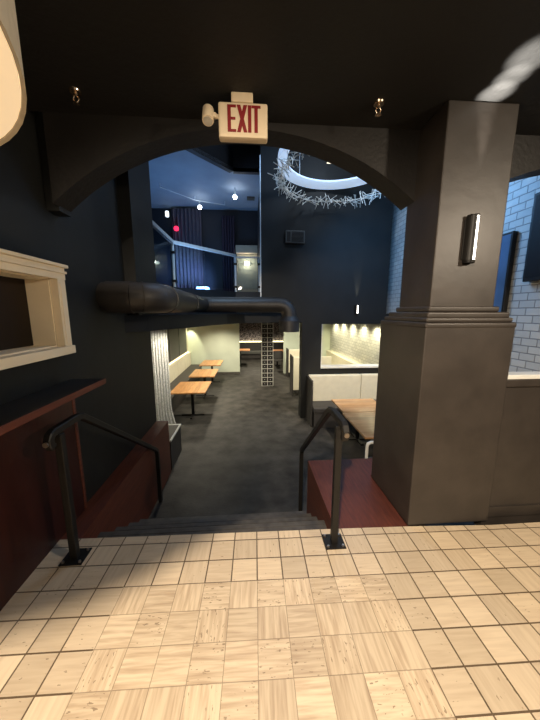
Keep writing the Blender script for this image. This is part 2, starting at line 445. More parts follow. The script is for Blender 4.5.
# ------------------------------------------------------------------ setting
bm = BM(); prism(bm, [(-1.75, -2.6), (3.6, -2.6), (3.6, 1.90), (1.93, 1.90), (1.255, 1.935), (0.66, 1.952), (-1.30, 1.995), (-1.75, 2.0)], -0.12, 0.0)
struct('floor', bm, M['tile'])
bm = BM(); prism(bm, [(-3.7, 2.0), (3.6, 2.0), (3.6, 17), (-3.7, 17)], ZL - 0.1, ZL)
struct('floor_lounge', bm, M['lounge_floor'])
bm = BM()
for i in range(4):       # four steps down
    y0 = 1.975 + 0.268 * i
    prism(bm, [(-1.30, y0 + (0.02 if i == 0 else 0)), (0.66, y0 - (0.02 if i == 0 else 0)), (0.66, y0 + 0.268), (-1.30, y0 + 0.268)], ZL, -0.175 * (i + 1))
    box(bm, -1.30, 0.66, y0 + 0.235, y0 + 0.283, -0.175 * (i + 1) - 0.03, -0.175 * (i + 1) + 0.004)
struct('stairs', bm, M['step'])
bm = BM(); box(bm, -1.75, 3.6, 1.93, 1.99, ZL, -0.12); struct('wall_stair', bm, M['step'])
bm = BM(); prism(bm, [(XW, 1.998), (-1.30, 1.996), (-1.30, 4.37), (XW, 4.37)], ZL, 0.0); struct('trim_1', bm, M['red'])
bm = BM(); prism(bm, [(0.66, 1.953), (1.255, 1.937), (1.255, 2.66), (1.93, 2.66), (1.93, 3.0), (0.66, 3.0)], ZL, 0.0); struct('trim_2', bm, M['red'])

# left wall with the niche cut out of it
NY0, NY1, NZ0, NZ1 = 0.35, 2.255, 1.44, 1.945
for b in ((-1.95, XW, -2.6, NY0 - .024, 0, ZC), (-1.95, XW, NY1 + .024, 4.38, ZL, ZT), (-1.95, XW, NY0 - .024, NY1 + .024, 0, NZ0 - .024), (-1.95, XW, NY0 - .024, NY1 + .024, NZ1 + .024, ZC), (-1.95, -1.68, NY0 - .024, NY1 + .024, NZ0 - .024, NZ1 + .024), (XW, -1.39, 2.36, 2.5, 2.44, ZT)):
    bm = BM(); box(bm, *b); struct('wall_left', bm, M['black_wall'])
bm = BM()
box(bm, -3.7, -1.95, 4.28, 4.38, ZL, ZT)
struct('wall_return', bm, M['black_wall'])
bm = BM(); box(bm, XW, -1.345, 3.62, 4.38, 1.66, ZT); struct('trim_4', bm, M['black_wall'])
bm = BM(); box(bm, -1.95, 3.7, -2.7, -2.6, -0.12, ZC); struct('wall_back', bm, M['black_wall'])
bm = BM(); box(bm, XB, XB + 0.15, 2.3, 17, ZL, ZT); struct('wall_right', bm, M['brick'])
bm = BM(); box(bm, 3.6, 3.75, -2.6, 2.3, -0.12, ZC); struct('wall_foyer', bm, M['black_wall'])
bm = BM(); box(bm, -1.95, 3.75, -2.7, 2.30, ZC, ZC + 0.1); struct('ceiling', bm, M['ceiling'])
bm = BM(); box(bm, -3.7, 3.55, 2.5, 17, ZT, ZT + 0.1); struct('ceiling_lounge', bm, M['ceiling'])

# arch wall over the stairs and over the half wall
def arch_pts(cx, cz, R, x0, x1, n=40):
    return [(x0 + (x1 - x0) * i / n, cz + math.sqrt(max(0, R * R - (x0 + (x1 - x0) * i / n - cx) ** 2))) for i in range(n + 1)]
bm = BM()
a1 = arch_pts(0.0, 0.93, 2.078, -1.395, 1.30)
prism(bm, [(-1.395, ZT)] + a1 + [(1.30, ZT)], 2.30, 2.50, 'Y')
a2 = arch_pts(3.1, -0.10, 3.02, 1.78, XB, 24)
prism(bm, [(1.78, ZT)] + a2 + [(XB, ZT)], 2.30, 2.50, 'Y')
bmesh.ops.recalc_face_normals(bm, faces=bm.faces[:])
struct('wall_arch', bm, M['arch'])
# pillar
bm = BM()
box(bm, 1.255, 1.94, 1.94, 2.64, 0, 1.60, 0.008)
for z0, z1, x0, x1, y0, y1 in ((1.585, 1.625, 1.249, 1.946, 1.934, 2.646), (1.625, 1.66, 1.262, 1.925, 1.948, 2.60), (1.655, 1.70, 1.272, 1.90, 1.956, 2.54), (1.70, 1.74, 1.288, 1.83, 1.972, 2.45)):
    box(bm, x0, x1, y0, y1, z0, z1, 0.013, 3)
box(bm, 1.300, 1.79, 1.985, 2.41, 1.72, ZC, 0.008)
box(bm, 1.302, 1.785, 2.30, 2.405, ZC, ZT)
struct('pillar', bm, M['pillar'])
# half wall with white sill right of the pillar
bm = BM(); box(bm, 1.94, 3.6, 2.0, 2.07, -0.12, 1.19); box(bm, 1.93, 3.6, 1.985, 2.0, 0, 0.09); box(bm, 1.94, 3.6, 1.98, 2.08, 1.125, 1.19, 0.01)
struct('wall_half', bm, M['pillar'])
bm = BM(); box(bm, 1.94, 3.6, 1.97, 2.09, 1.19, 1.225, 0.006); struct('trim_3', bm, M['white_trim'])

# under-mezzanine slab, mezzanine slab, its ceiling and header
bm = BM()
prism(bm, [(XW, 3.52), (-1.30, 3.80), (-1.02, 4.45), (-0.82, 4.95), (-0.45, 5.9), (-0.1, 6.45), (0.3, 6.5), (1.22, 6.56), (1.24, 6.74), (XB, 6.74), (XB, 17), (-3.7, 17), (-3.7, 4.38), (XW, 4.38)], ZS, 1.66)
struct('ceiling_soffit', bm, M['black_wall'])
RL = [(-1.52, 4.38), (-1.52, 6.02), (-0.33, 7.32), (0.30, 7.32)]
ZMC = 4.95
bm = BM(); prism(bm, RL + [(0.30, 10.0), (-3.7, 10.0), (-3.7, 4.38)], 1.66, ZM); struct('floor_mezzanine', bm, M['mezz_wall'])
bm = BM(); prism(bm, RL + [(0.42, 7.32), (0.42, 10.0), (-3.7, 10.0), (-3.7, 4.38)], ZMC, ZMC + 0.08); struct('ceiling_mezzanine', bm, M['mezz_ceiling'])
bm = BM()
for p, q2 in zip(RL, RL[1:]): wall_between(bm, p, q2, 0.12, ZMC - 0.005, ZT)
struct('wall_header', bm, M['mezz_wall'])
bm = BM(); box(bm, -3.7, -3.6, 4.38, 17, ZL, ZT); struct('wall_mezzanine_left', bm, M['mezz_wall'])
bm = BM(); box(bm, -3.6, 0.42, 9.90, 10.0, ZM, ZMC); box(bm, 0.32, 0.42, 6.75, 9.90, ZM, ZT); struct('wall_mezzanine_back', bm, M['mezz_wall'])
# front wall right of the mezzanine opening, pier and window wall
bm = BM()
box(bm, 0.283, 1.70, 6.57, 6.75, ZS, ZT)
box(bm, 1.23, 1.70, 6.57, 6.85, ZL, ZS)
box(bm, 1.70, 3.25, 6.60, 6.75, 1.42, 4.846); box(bm, 1.70, 3.25, 6.60, 6.75, 5.5, ZT); box(bm, 2.6, 3.25, 6.60, 6.75, 4.846, 5.5)
box(bm, 1.70, XB, 6.60, 6.75, ZL, 0.36)
struct('wall_lounge', bm, M['black_wall'])
bm = BM(); box(bm, 1.70, 2.6, 6.70, 6.75, 4.846, 5.5); struct('glow_panel', bm, M['patch_glow'])  # invented glowing panel standing for a lit cream patch
bm = BM(); box(bm, 1.70, 3.36, 6.56, 6.80, 0.36, 0.41, 0.008); box(bm, 1.70, 1.722, 6.585, 6.76, 0.41, 1.42); struct('window_1', bm, M['white_trim'])
# lower lounge: left wall, pale green wall, far wall
bm = BM(); box(bm, -2.62, -2.5, 4.38, 11.7, ZL, ZS); struct('wall_lounge_left', bm, M['white_up'])
bm = BM(); box(bm, -2.62, -0.41, 11.7, 11.85, ZL, ZS); struct('wall_green', bm, M['green'])
bm = BM(); box(bm, 1.43, XB, 11.7, 11.85, ZL, ZS); struct('wall_green_right', bm, M['green'])
bm = BM(); box(bm, -3.6, XB, 16.0, 16.1, ZL, ZS); struct('wall_far', bm, M['damask'])
bm = BM(); box(bm, -2.5, -0.41, 11.68, 11.7, ZL, ZL + 0.1); struct('baseboard_green', bm, M['step'])

# ------------------------------------------------------------------ foyer things
XG = XW + 0.022
# bar counter
t = Thing('bar_counter', 'black topped bar counter with red wood edge and front along the left wall', 'bar counter', (-1.40, 1.0, 0))
bm = BM(); box(bm, XG, -1.195, -2.3, 2.37, 1.125, 1.16, 0.004); t.part('worktop', bm, M['counter'])
bm = BM(); box(bm, -1.197, -1.187, -2.3, 2.375, 1.118, 1.162, 0.003); t.part('edge_trim', bm, M['red'], label='red wood edge strip')
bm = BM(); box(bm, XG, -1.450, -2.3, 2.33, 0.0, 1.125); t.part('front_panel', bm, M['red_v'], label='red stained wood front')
bm = BM(); box(bm, XG, -1.444, 2.33, 2.365, 0.0, 1.125, 0.004); t.part('corner_trim', bm, M['red'])

# white niche frame
t = Thing('display_niche', 'cream moulded surround of the display niche in the dark left wall', 'display niche', (XW, 1.27, 1.38))
YE = 2.352
bm = BM(); box(bm, XG, -1.40, 0.2, YE, 1.94, 1.985, 0.003); box(bm, XG, -1.387, 0.2, YE + .006, 1.985, 2.003, 0.004); box(bm, XG, -1.40, 0.2, YE, 2.003, 2.028, 0.004); box(bm, XG, -1.378, 0.2, YE + .018, 2.028, 2.052, 0.006)
t.part('crown', bm, M['cream'])
bm = BM(); box(bm, XG, -1.40, NY1, YE - .01, 1.44, 1.94, 0.003); box(bm, XG, -1.394, NY1 + .02, YE - .03, 1.46, 1.92, 0.003); t.part('jamb', bm, M['cream'])
bm = BM(); box(bm, XG, -1.40, 0.2, 0.35, 1.44, 1.94, 0.003); t.part('jamb', bm, M['cream'])
bm = BM(); box(bm, XG, -1.388, 0.2, YE + .008, 1.378, 1.44, 0.004); t.part('sill', bm, M['cream'])
bm = BM(); box(bm, -1.625, XG, NY1 - 0.012, NY1, NZ0, NZ1); box(bm, -1.625, XG, NY0, NY0 + 0.012, NZ0, NZ1); box(bm, -1.625, XG, NY0 + 0.012, NY1 - 0.012, NZ1 - 0.012, NZ1); box(bm, -1.625, XG, NY0 + 0.012, NY1 - 0.012, NZ0, NZ0 + 0.012)
t.part('recess_lining', bm, M['cream'])
bm = BM(); box(bm, -1.655, -1.62, NY0, NY1, NZ0, NZ1); t.part('back_panel', bm, M['niche_back'], label='dark brown back of the recess')

# handrails
def handrail(label, px, rx, y_low, z_low, loc):
    t = Thing('handrail', label, 'handrail', loc)
    s = 0.023
    bm = BM(); box(bm, px - s, px + s, 1.82 - s, 1.82 + s, 0.008, 0.925, 0.004); up_post = t.part('post', bm, M['black_metal'])
    bm = BM(); box(bm, px - 0.075, px + 0.075, 1.755, 1.895, 0, 0.008, 0.002); t.part('base_plate', bm, M['black_metal'])
    for dx in (-0.055, 0.055):
        for dy in (-0.05, 0.05):
            bm = BM(); lathe(bm, [(0, 0.02), (0.008, 0.02), (0.01, 0.008), (0, 0.008)], (px + dx, 1.825 + dy, 0), 10); t.part('bolt', bm, M['steel'])
    bm = BM()
    sweep_yz(bm, [(1.755, 0.862), (1.738, 0.885), (1.735, 0.915), (1.75, 0.94), (1.78, 0.952), (2.02, 0.955), (2.08, 0.945), (2.12, 0.92), (y_low - 0.06, z_low + 0.035), (y_low - 0.02, z_low), (y_low, z_low - 0.06), (y_low, z_low - 0.14)], rx, 0.046, 0.048)
    rail = t.part('rail', bm, M['black_metal'])
    bm = BM(); lathe(bm, [(0, -0.006), (0.017, -0.006), (0.017, 0.006), (0, 0.006)], (0, 0, 0), 16)
    bmesh.ops.rotate(bm, verts=bm.verts, cent=(0, 0, 0), matrix=Matrix.Rotation(PI / 2, 3, 'X')); bmesh.ops.translate(bm, verts=bm.verts, vec=(rx, 1.708, 0.90))
    t.part('end_cap', bm, M['steel'], parent=rail, smooth=True)
    bm = BM(); box(bm, min(px, rx) - 0.012, max(px, rx) + 0.012, 1.80, 1.84, 0.90, 0.93); t.part('bracket', bm, M['black_metal'])
    bm = BM(); box(bm, rx - s, rx + s, y_low - s, y_low + s, ZL, z_low - 0.12, 0.004); t.part('post', bm, M['black_metal'])
    return t
handrail('black metal stair handrail on the left beside the bar counter', -1.235, -1.245, 3.62, -0.11, (-1.24, 1.82, 0))
handrail('black metal stair handrail on the right beside the red ledge', 0.612, 0.630, 3.24, 0.02, (0.62, 1.82, 0))

# exit sign
t = Thing('exit_sign', 'white EXIT sign with red letters hanging above the arch', 'exit sign', (-0.02, 2.06, ZC))
ex, ew, ehh, ez, EY = -0.022, 0.155, 0.102, 2.892, 2.02
bm = BM(); box(bm, -0.095, 0.041, EY, EY + .075, 2.995, ZC, 0.006); t.part('canopy', bm, M['plastic'])
bm = BM(); box(bm, ex - ew, ex + ew, EY, EY + .06, ez - ehh, ez + ehh, 0.012, 3); box(bm, ex - ew + 0.006, ex + ew - 0.002, EY - .007, EY + .004, ez - ehh + 0.002, ez - ehh + 0.026, 0.004); sign = t.part('sign_box', bm, M['plastic'])
def strokes(ch, x0, x1, z0, z1, s):
    r = []
    if ch == 'E':
        r = [[(x0, z0), (x0 + s, z0), (x0 + s, z1), (x0, z1)], [(x0 + s, z1 - s * .7), (x1, z1 - s * .7), (x1, z1), (x0 + s, z1)], [(x0 + s, (z0 + z1) / 2 - s * .35), (x1 - s * .2, (z0 + z1) / 2 - s * .35), (x1 - s * .2, (z0 + z1) / 2 + s * .35), (x0 + s, (z0 + z1) / 2 + s * .35)], [(x0 + s, z0), (x1, z0), (x1, z0 + s * .7), (x0 + s, z0 + s * .7)]]
    if ch == 'X':
        k = s * 1.05; r = [[(x0, z0), (x0 + k, z0), (x1, z1), (x1 - k, z1)], [(x1 - k, z0), (x1, z0), (x0 + k, z1), (x0, z1)]]
    if ch == 'I':
        c = (x0 + x1) / 2; r = [[(c - s / 2, z0), (c + s / 2, z0), (c + s / 2, z1), (c - s / 2, z1)]]
    if ch == 'T':
        c = (x0 + x1) / 2; r = [[(c - s / 2, z0), (c + s / 2, z0), (c + s / 2, z1 - s * .7), (c - s / 2, z1 - s * .7)], [(x0, z1 - s * .7), (x1, z1 - s * .7), (x1, z1), (x0, z1)]]
    return r
lz0, lz1 = ez - 0.068, ez + 0.084
for ch, x0, x1 in (('E', -0.120, -0.066), ('X', -0.061, 0.004), ('I', 0.006, 0.032), ('T', 0.031, 0.088)):
    bm = BM()
    for k, poly in enumerate(strokes(ch, x0, x1, lz0, lz1, 0.0215)): prism(bm, poly, EY - .0025 - 0.0004 * k, EY + .002, 'Y')
    t.part('letter', bm, M['exit_red'], parent=sign, label='red letter ' + ch)
bm = BM(); tube(bm, [(-0.17, EY + .03, 2.92), (-0.205, EY + .03, 2.926)], 0.014, 12); lathe(bm, [(0, -.018), (.018, -.012), (.018, .012), (0, .018)], (-0.205, EY + .03, 2.926), 12); t.part('lamp_arm', bm, M['plastic'], smooth=True)
bm = BM(); tube(bm, [(-0.243, EY + .048, 2.972), (-0.243, EY + .046, 2.969), (-0.243, EY + .012, 2.892), (-0.243, EY + .009, 2.886)], [0.026, 0.035, 0.037, 0.035], 20); hd = t.part('lamp_head', bm, M['plastic'], smooth=True)
bm = BM(); tube(bm, [(-0.243, EY + .0088, 2.8855), (-0.243, EY + .007, 2.8815)], 0.028, 18); t.part('lens', bm, M['shade_side'], parent=hd, smooth=True)

# sprinkler heads
def sprinkler(label, x, y):
    t = Thing('sprinkler_head', label, 'sprinkler', (x, y, ZC), 'brass sprinklers on the foyer ceiling')
    bm = BM(); lathe(bm, [(0, 0), (0.035, 0), (0.032, -0.010), (0, -0.012)], (x, y, ZC), 20); t.part('escutcheon', bm, M['chrome'], smooth=True)
    bm = BM(); lathe(bm, [(0, -0.01), (0.010, -0.01), (0.010, -0.03), (0, -0.03)], (x, y, ZC), 12)
    for s in (-1, 1): tube(bm, [(x + s * 0.008, y, ZC - 0.028), (x + s * 0.018, y, ZC - 0.045), (x + s * 0.004, y, ZC - 0.066)], 0.003, 6)
    t.part('frame', bm, M['chrome'])
    bm = BM(); lathe(bm, [(0, -0.066), (0.020, -0.068), (0.020, -0.071), (0, -0.071)], (x, y, ZC), 12); t.part('deflector', bm, M['chrome'])
sprinkler('small brass ceiling sprinkler above the left side of the arch', -1.057, 2.09)
sprinkler('small brass ceiling sprinkler between the exit sign and the pillar', 0.864, 2.05)

# drum pendant lamp at the upper left
pc = (-0.835, 0.281); pr = 0.55
t = Thing('drum_pendant_lamp', 'large round cream drum pendant lamp at the upper left', 'pendant lamp', (*pc, 2.07))
bm = BM(); lathe(bm, [(pr - .006, 0.004), (pr, 0.0), (pr, 0.42), (pr - .006, 0.42), (pr - .006, 0.004)], (*pc, 2.07), 72); t.part('lamp_shade', bm, M['shade_side'], smooth=True)
bm = BM(); lathe(bm, [(0, 0.006), (pr - .007, 0.006), (pr - .007, 0.012), (0, 0.012)], (*pc, 2.07), 72); t.part('diffuser', bm, M['lamp_face'])
bm = BM(); tube(bm, [(*pc, 2.08), (*pc, ZC)], 0.012, 10); t.part('stem', bm, M['black_metal'])

# wall sconces
def sconce(label, x, y, z, h, r, glow_left=False):
    t = Thing('wall_sconce', label, 'wall lamp', (x, y, z))
    bm = BM(); box(bm, x - r * 1.2, x + r * 1.2, y - 0.012, y, z - h * 0.42, z + h * 0.42, 0.003); t.part('backplate', bm, M['black_metal'])
    bm = BM(); n = 14
    pts = [(x - r + 2 * r * 0 + r * (1 - math.cos(PI * i / n)), y - 0.012 - 1.15 * r * math.sin(PI * i / n)) for i in range(n + 1)]
    prism(bm, pts, z - h / 2, z - h / 2 + h * 0.06); prism(bm, pts, z + h / 2 - h * 0.03, z + h / 2)
    half = [p for p in pts if p[0] <= x + 0.15 * r] + [(x + 0.15 * r, y - 0.012)]
    prism(bm, half, z - h / 2, z + h / 2)
    t.part('housing', bm, M['black_metal'])
    inner = [(x + 0.15 * r, y - 0.013)] + [(x + (p[0] - x) * 0.95, y - 0.012 + (p[1] - y + 0.012) * 0.95) for p in pts if p[0] > x + 0.1 * r]
    bm = BM(); prism(bm, inner, z - h / 2 + h * 0.06, z + h / 2 - h * 0.03); t.part('diffuser', bm, M['sconce_glow'])
    return t
sconce('black half-round wall sconce with a glowing strip on the pillar', 1.538, 1.985, 2.195, 0.315, 0.040)
for ty, cn, pw in ((1.92, 20, 300), (1.80, 18, 200), (1.66, 22, 170)):
    lamp('sconce_uplight', 'SPOT', (1.56, 1.94, 2.37), pw, (1.0, 0.95, 0.86), (1.56 - .1 * (1.91 - ty), ty, 3.05), size=0.008, cone=cn, blend=1.0)

# television and dark board on the brick wall
t = Thing('television', 'black flat television on the pale brick wall at the right edge', 'television', (XB, 3.0, 2.5))
bm = BM(); box(bm, XB - 0.085, XB - 0.025, 2.53, 3.32, 2.06, 3.05, 0.008); cs = t.part('casing', bm, M['black_metal'])
bm = BM(); box(bm, XB - 0.088, XB - 0.084, 2.56, 3.29, 2.10, 3.02); t.part('screen', bm, M['tv'])
bm = BM(); box(bm, XB - 0.025, XB - 0.001, 2.85, 3.0, 2.4, 2.7); t.part('wall_mount', bm, M['black_metal'])
t = Thing('dark_board', 'tall blue-black panel in a black frame on the brick wall behind the pillar', 'wall panel', (XB, 3.75, 1.65))
bm = BM(); box(bm, XB - 0.065, XB - .002, 3.55, 3.94, 1.58, 2.71, 0.006); t.part('casing', bm, M['black_metal'])
bm = BM(); box(bm, XB - 0.069, XB - 0.064, 3.575, 3.92, 1.66, 2.68); t.part('panel', bm, M['blue_panel'])

# ------------------------------------------------------------------ duct
t = Thing('air_duct', 'black round spiral ventilation duct running along the mezzanine edge', 'air duct', (-1.06, 3.2, 1.86))
ZD = 1.848; DR = 0.158; DX = -0.98; DY = 6.02
def seg(name, pts, r=DR, sm=True):
    bm = BM(); tube(bm, pts, r, 32); t.part(name, bm, M['duct'], smooth=sm)
seg('duct_section', [(XW - 0.03, 3.075, ZD), (-1.455, 3.076, ZD), (-1.435, 3.077, ZD), (-1.20, 3.09, ZD)], [DR * .9, DR * .97, DR * 1.03, DR * 1.03])
seg('elbow', [(-1.21, 3.089, ZD), (-1.11, 3.115, ZD), (-1.03, 3.19, ZD), (-0.99, 3.30, ZD), (DX, 3.42, ZD)])
seg('duct_section', [(DX, 3.40, ZD), (DX, 4.8, ZD)], DR * .99)
seg('duct_section', [(DX, 4.8, ZD), (DX, DY - .24, ZD), (DX + .03, DY - .12, ZD), (DX + .11, DY - .03, ZD), (DX + .24, DY, ZD)])
seg('duct_section', [(DX + .24, DY, ZD), (-0.10, DY + .02, ZD)], DR * .99)
seg('duct_section', [(-0.10, DY + .02, ZD), (0.60, DY + .02, ZD), (0.70, DY + .01, ZD - .01), (0.78, DY, ZD - .05), (0.83, DY, ZD - .12), (0.845, DY, ZD - .20), (0.85, DY, ZD - .28)])
seg('outlet_hood', [(0.85, DY, ZD - .24), (0.85, DY, ZD - .33), (0.85, DY, ZD - .335), (0.85, DY, ZD - .56)], [DR * 1.02, DR * 1.34, DR * 1.38, DR * 1.38])
for p, q2 in (((-1.215, 3.089), (-1.19, 3.091)), ((-1.115, 3.112), (-1.10, 3.12)), ((DX, 3.44), (DX, 3.465)), ((DX, 4.79), (DX, 4.815)), ((DX + .23, DY), (DX + .25, DY)), ((-0.11, DY + .02), (-0.09, DY + .02))):
    seg('collar', [(*p, ZD), (*q2, ZD)], DR * 1.04)

# ------------------------------------------------------------------ white lace curtain
def curtain(bm, path, z0, z1, amp, waves, th=0.012, flare=None, nz=10, n=90):
    def at(s): 
        k = s * (len(path) - 1); i = min(int(k), len(path) - 2); f = k - i
        return Vector(path[i]) * (1 - f) + Vector(path[i + 1]) * f
    rows = []
    for off in (0, th):
        for j in range(nz + 1):
            zf = j / nz; row = []
            for i in range(n + 1):
                s = i / n; p = at(s); tdir = (Vector(path[-1]) - Vector(path[0])).normalized(); nr = Vector((-tdir.y, tdir.x))
                a = amp * math.sin(s * waves * 2 * PI + 0.4 * math.sin(zf * 3))
                q3 = p + nr * (a + off)
                if flare: q3 = q3 + tdir * flare(s, zf)
                row.append(bm.verts.new((q3.x, q3.y, z0 + (z1 - z0) * zf)))
            rows.append(row)
    k = nz + 1
    for o in (0, k):
        for j in range(nz):
            for i in range(n): bm.faces.new((rows[o + j][i], rows[o + j][i + 1], rows[o + j + 1][i + 1], rows[o + j + 1][i]))
    for j in range(nz):
        for i in (0, n): bm.faces.new((rows[j][i], rows[j + 1][i], rows[k + j + 1][i], rows[k + j][i]))
    for i in range(n):
        for j in (0, nz): bm.faces.new((rows[j][i], rows[j][i + 1], rows[k + j][i + 1], rows[k + j][i]))
    bmesh.ops.recalc_face_normals(bm, faces=bm.faces[:])
    return bm
bm = BM(); curtain(bm, [(-2.20, 6.00), (-1.70, 6.00)], ZL + 0.01, ZS - 0.004, 0.014, 9, flare=lambda s, z: (s ** 3) * 0.12 * max(0, 1 - z * 4) ** 1.5, nz=24)
single('lace_curtain', 'white patterned sheer curtain hanging at the end of the dark left wall', 'curtain', bm, M['white_curtain'], (-1.95, 6.0, ZL), smooth=True)
t = Thing('low_cabinet', 'low dark cabinet with white edged top at the end of the left red ledge', 'cabinet', (-1.55, 4.8, ZL))
bm = BM(); box(bm, -1.90, -1.297, 4.42, 5.10, ZL, -0.385, 0.004); t.part('body', bm, M['dark_up'])
bm = BM(); box(bm, -1.90, -1.285, 5.07, 5.115, -0.385, -0.355, 0.004); box(bm, -1.315, -1.285, 4.42, 5.07, -0.385, -0.355, 0.004); t.part('top_trim', bm, M['white_trim'], label='white edge of the top')
bm = BM(); box(bm, -1.90, -1.315, 4.42, 5.07, -0.385, -0.36); t.part('top', bm, M['dark_up'])

# ------------------------------------------------------------------ lounge, left side
t = Thing('banquette', 'long dark banquette with cream padded back along the left lounge wall', 'bench', (-2.2, 8.9, ZL))
bm = BM(); box(bm, -2.42, -1.98, 6.2, 11.66, ZL, ZL + 0.36, 0.01); t.part('base', bm, M['dark_up'])
bm = BM(); box(bm, -2.42, -1.95, 6.2, 11.66, ZL + 0.36, ZL + 0.45, 0.02); t.part('seat', bm, M['dark_up'])
for k in range(5):
    bm = BM(); y0 = 6.2 + k * 1.092; box(bm, -2.47, -2.39, y0 + .004, y0 + 1.088, ZL + 0.45, 0.09, 0.015); t.part('back_cushion', bm, M['white_up'])
bm = BM(); box(bm, -2.498, -2.48, 6.2, 11.66, 0.085, 0.105); t.part('light_strip', bm, M['warm_strip'], label='warm glowing strip behind the back')
for k in range(4):
    y0 = 6.5 + k * 1.22
    bm = BM(); box(bm, -2.50, -2.47, y0, y0 + 1.16, 0.16, 1.40, 0.005)
    single('wall_panel', ['dark grey wall panel nearest the white curtain above the left banquette', 'dark grey wall panel second from the white curtain above the banquette', 'dark grey wall panel third from the white curtain above the banquette', 'dark grey wall panel nearest the pale green wall above the banquette'][k], 'wall panel', bm, M['grey_panel'], (-2.49, y0 + .58, 0.16), 'wall panels over the left banquette')


def pedestal_table(label, x0, x1, y0, y1, ztop, material, group):
    cx, cy = (x0 + x1) / 2, (y0 + y1) / 2
    t = Thing('pedestal_table', label, 'table', (cx, cy, ZL), group)
    bm = BM(); box(bm, x0, x1, y0, y1, ztop - 0.035, ztop, 0.005); t.part('table_top', bm, material)
    bm = BM(); tube(bm, [(cx, cy, ZL + 0.03), (cx, cy, ztop - 0.05)], 0.038, 16); box(bm, cx - .15, cx + .15, cy - .15, cy + .15, ztop - 0.05, ztop - 0.035); t.part('pedestal', bm, M['black_metal'])
    bm = BM(); box(bm, cx - .28, cx + .28, cy - .03, cy + .03, ZL, ZL + 0.03, 0.006); box(bm, cx - .03, cx + .03, cy - .28, cy + .28, ZL, ZL + 0.03, 0.006); t.part('base', bm, M['black_metal'])
    return t
g = 'honey wood tables along the left banquette'
ZTB = ZL + 0.74
pedestal_table('square honey wood table nearest the white curtain at the left banquette', -1.85, -1.03, 6.42, 7.50, ZTB, M['oak'], g)
pedestal_table('square honey wood table in the middle of the left banquette row', -1.76, -1.02, 8.10, 9.18, ZTB, M['oak'], g)
pedestal_table('square honey wood table by the pale green wall, farthest of the left row', -1.76, -1.02, 9.85, 10.95, ZTB, M['oak'], g)

# perforated column
t = Thing('block_column', 'black column faced with a grid of white edged square blocks', 'column', (0.62, 9.87, ZL))
bm = BM(); box(bm, 0.44, 0.80, 9.69, 10.05, ZL, ZS); t.part('core', bm, M['counter'])
bm = BM()
nb = 15
for i in range(nb + 1):
    z = ZL + (ZS - ZL) * i / nb
    for c, (xa, xb, ya, yb) in enumerate(((0.425, 0.815, 9.672, 9.692), (0.425, 0.442, 9.692, 10.05))):
        box(bm, xa, xb, ya, yb, max(ZL, z - 0.009), min(ZS, z + 0.009))
for k in range(3):
    x = 0.425 + 0.39 * k / 2
    box(bm, x - 0.009, x + 0.009, 9.671, 9.691, ZL, ZS)
for k in range(1, 3): box(bm, 0.424, 0.441, 9.69 + .18 * k - .008, 9.69 + .18 * k + .008, ZL, ZS)
for i in range(nb):
    for k in range(2):
        zc_ = ZL + (ZS - ZL) * (i + .5) / nb; xc_ = 0.425 + 0.39 * (k + .5) / 2
        box(bm, xc_ - .012, xc_ + .012, 9.672, 9.69, zc_ - .009, zc_ + .009)
t.part('block_grid', bm, M['white_trim'])

# ------------------------------------------------------------------ lounge, right side
t = Thing('booth_bench', 'cream backed dark bench under the bright window', 'bench', (2.2, 6.3, ZL))
bm = BM(); box(bm, 1.42, 3.3, 5.92, 6.44, ZL, ZL + 0.36, 0.01); t.part('base', bm, M['dark_up'])
bm = BM(); box(bm, 1.40, 3.3, 5.90, 6.44, ZL + 0.36, ZL + 0.47, 0.02); t.part('seat', bm, M['dark_up'])
bm = BM(); box(bm, 1.40, 2.66, 6.42, 6.56, ZL + 0.46, 0.225, 0.02); t.part('back_cushion', bm, M['white_up'])
bm = BM(); box(bm, 2.67, 3.32, 6.42, 6.56, ZL + 0.46, 0.225, 0.02); t.part('back_cushion', bm, M['white_up'])
bm = BM(); box(bm, 1.36, 1.40, 6.0, 6.56, ZL, 0.20, 0.01); t.part('end_panel', bm, M['dark_up'])
g = 'wood tables in the right booth'
pedestal_table('oak booth table nearer the cream window bench', 1.73, 2.62, 4.90, 5.70, ZTB, M['oak_x'], g)
pedestal_table('oak booth table nearer the white chair beside the pillar', 1.70, 2.58, 3.84, 4.885, ZTB, M['oak_x'], g)
# white chair behind the pillar
cx, cy = 1.74, 3.28
t = Thing('white_chair', 'white framed chair seen behind the left side of the pillar', 'chair', (cx, cy, ZL))
bm = BM()
tube(bm, [(cx - .26, cy, ZL), (cx - .26, cy - .01, 0.02), (cx - .25, cy - .012, 0.05), (cx - .22, cy - .012, 0.065), (cx + .22, cy - .012, 0.065), (cx + .25, cy - .012, 0.05), (cx + .26, cy - .01, 0.02), (cx + .26, cy, ZL)], 0.020, 12)
t.part('back_frame', bm, M['white_trim'], smooth=True)
bm = BM(); box(bm, cx - .24, cx + .24, cy - .02, cy + .005, -0.30, -0.14, 0.008); t.part('backrest', bm, M['dark_up'])
bm = BM(); box(bm, cx - .25, cx + .25, cy + .01, cy + .44, ZL + .43, ZL + .475, 0.012); t.part('seat', bm, M['dark_up'])
for s in (-1, 1):
    bm = BM(); tube(bm, [(cx + s * .24, cy + .42, ZL), (cx + s * .24, cy + .42, ZL + .44)], 0.016, 10); t.part('leg', bm, M['white_trim'], smooth=True)
sconce('small glowing wall sconce above the bright lounge window', 2.515, 6.60, 1.755, 0.20, 0.045)
lamp('far_sconce_light', 'SPOT', (2.515, 6.55, 1.87), 60, (1.0, 0.95, 0.78), (2.515, 6.59, 3.0), size=0.01, cone=24, blend=1.0)

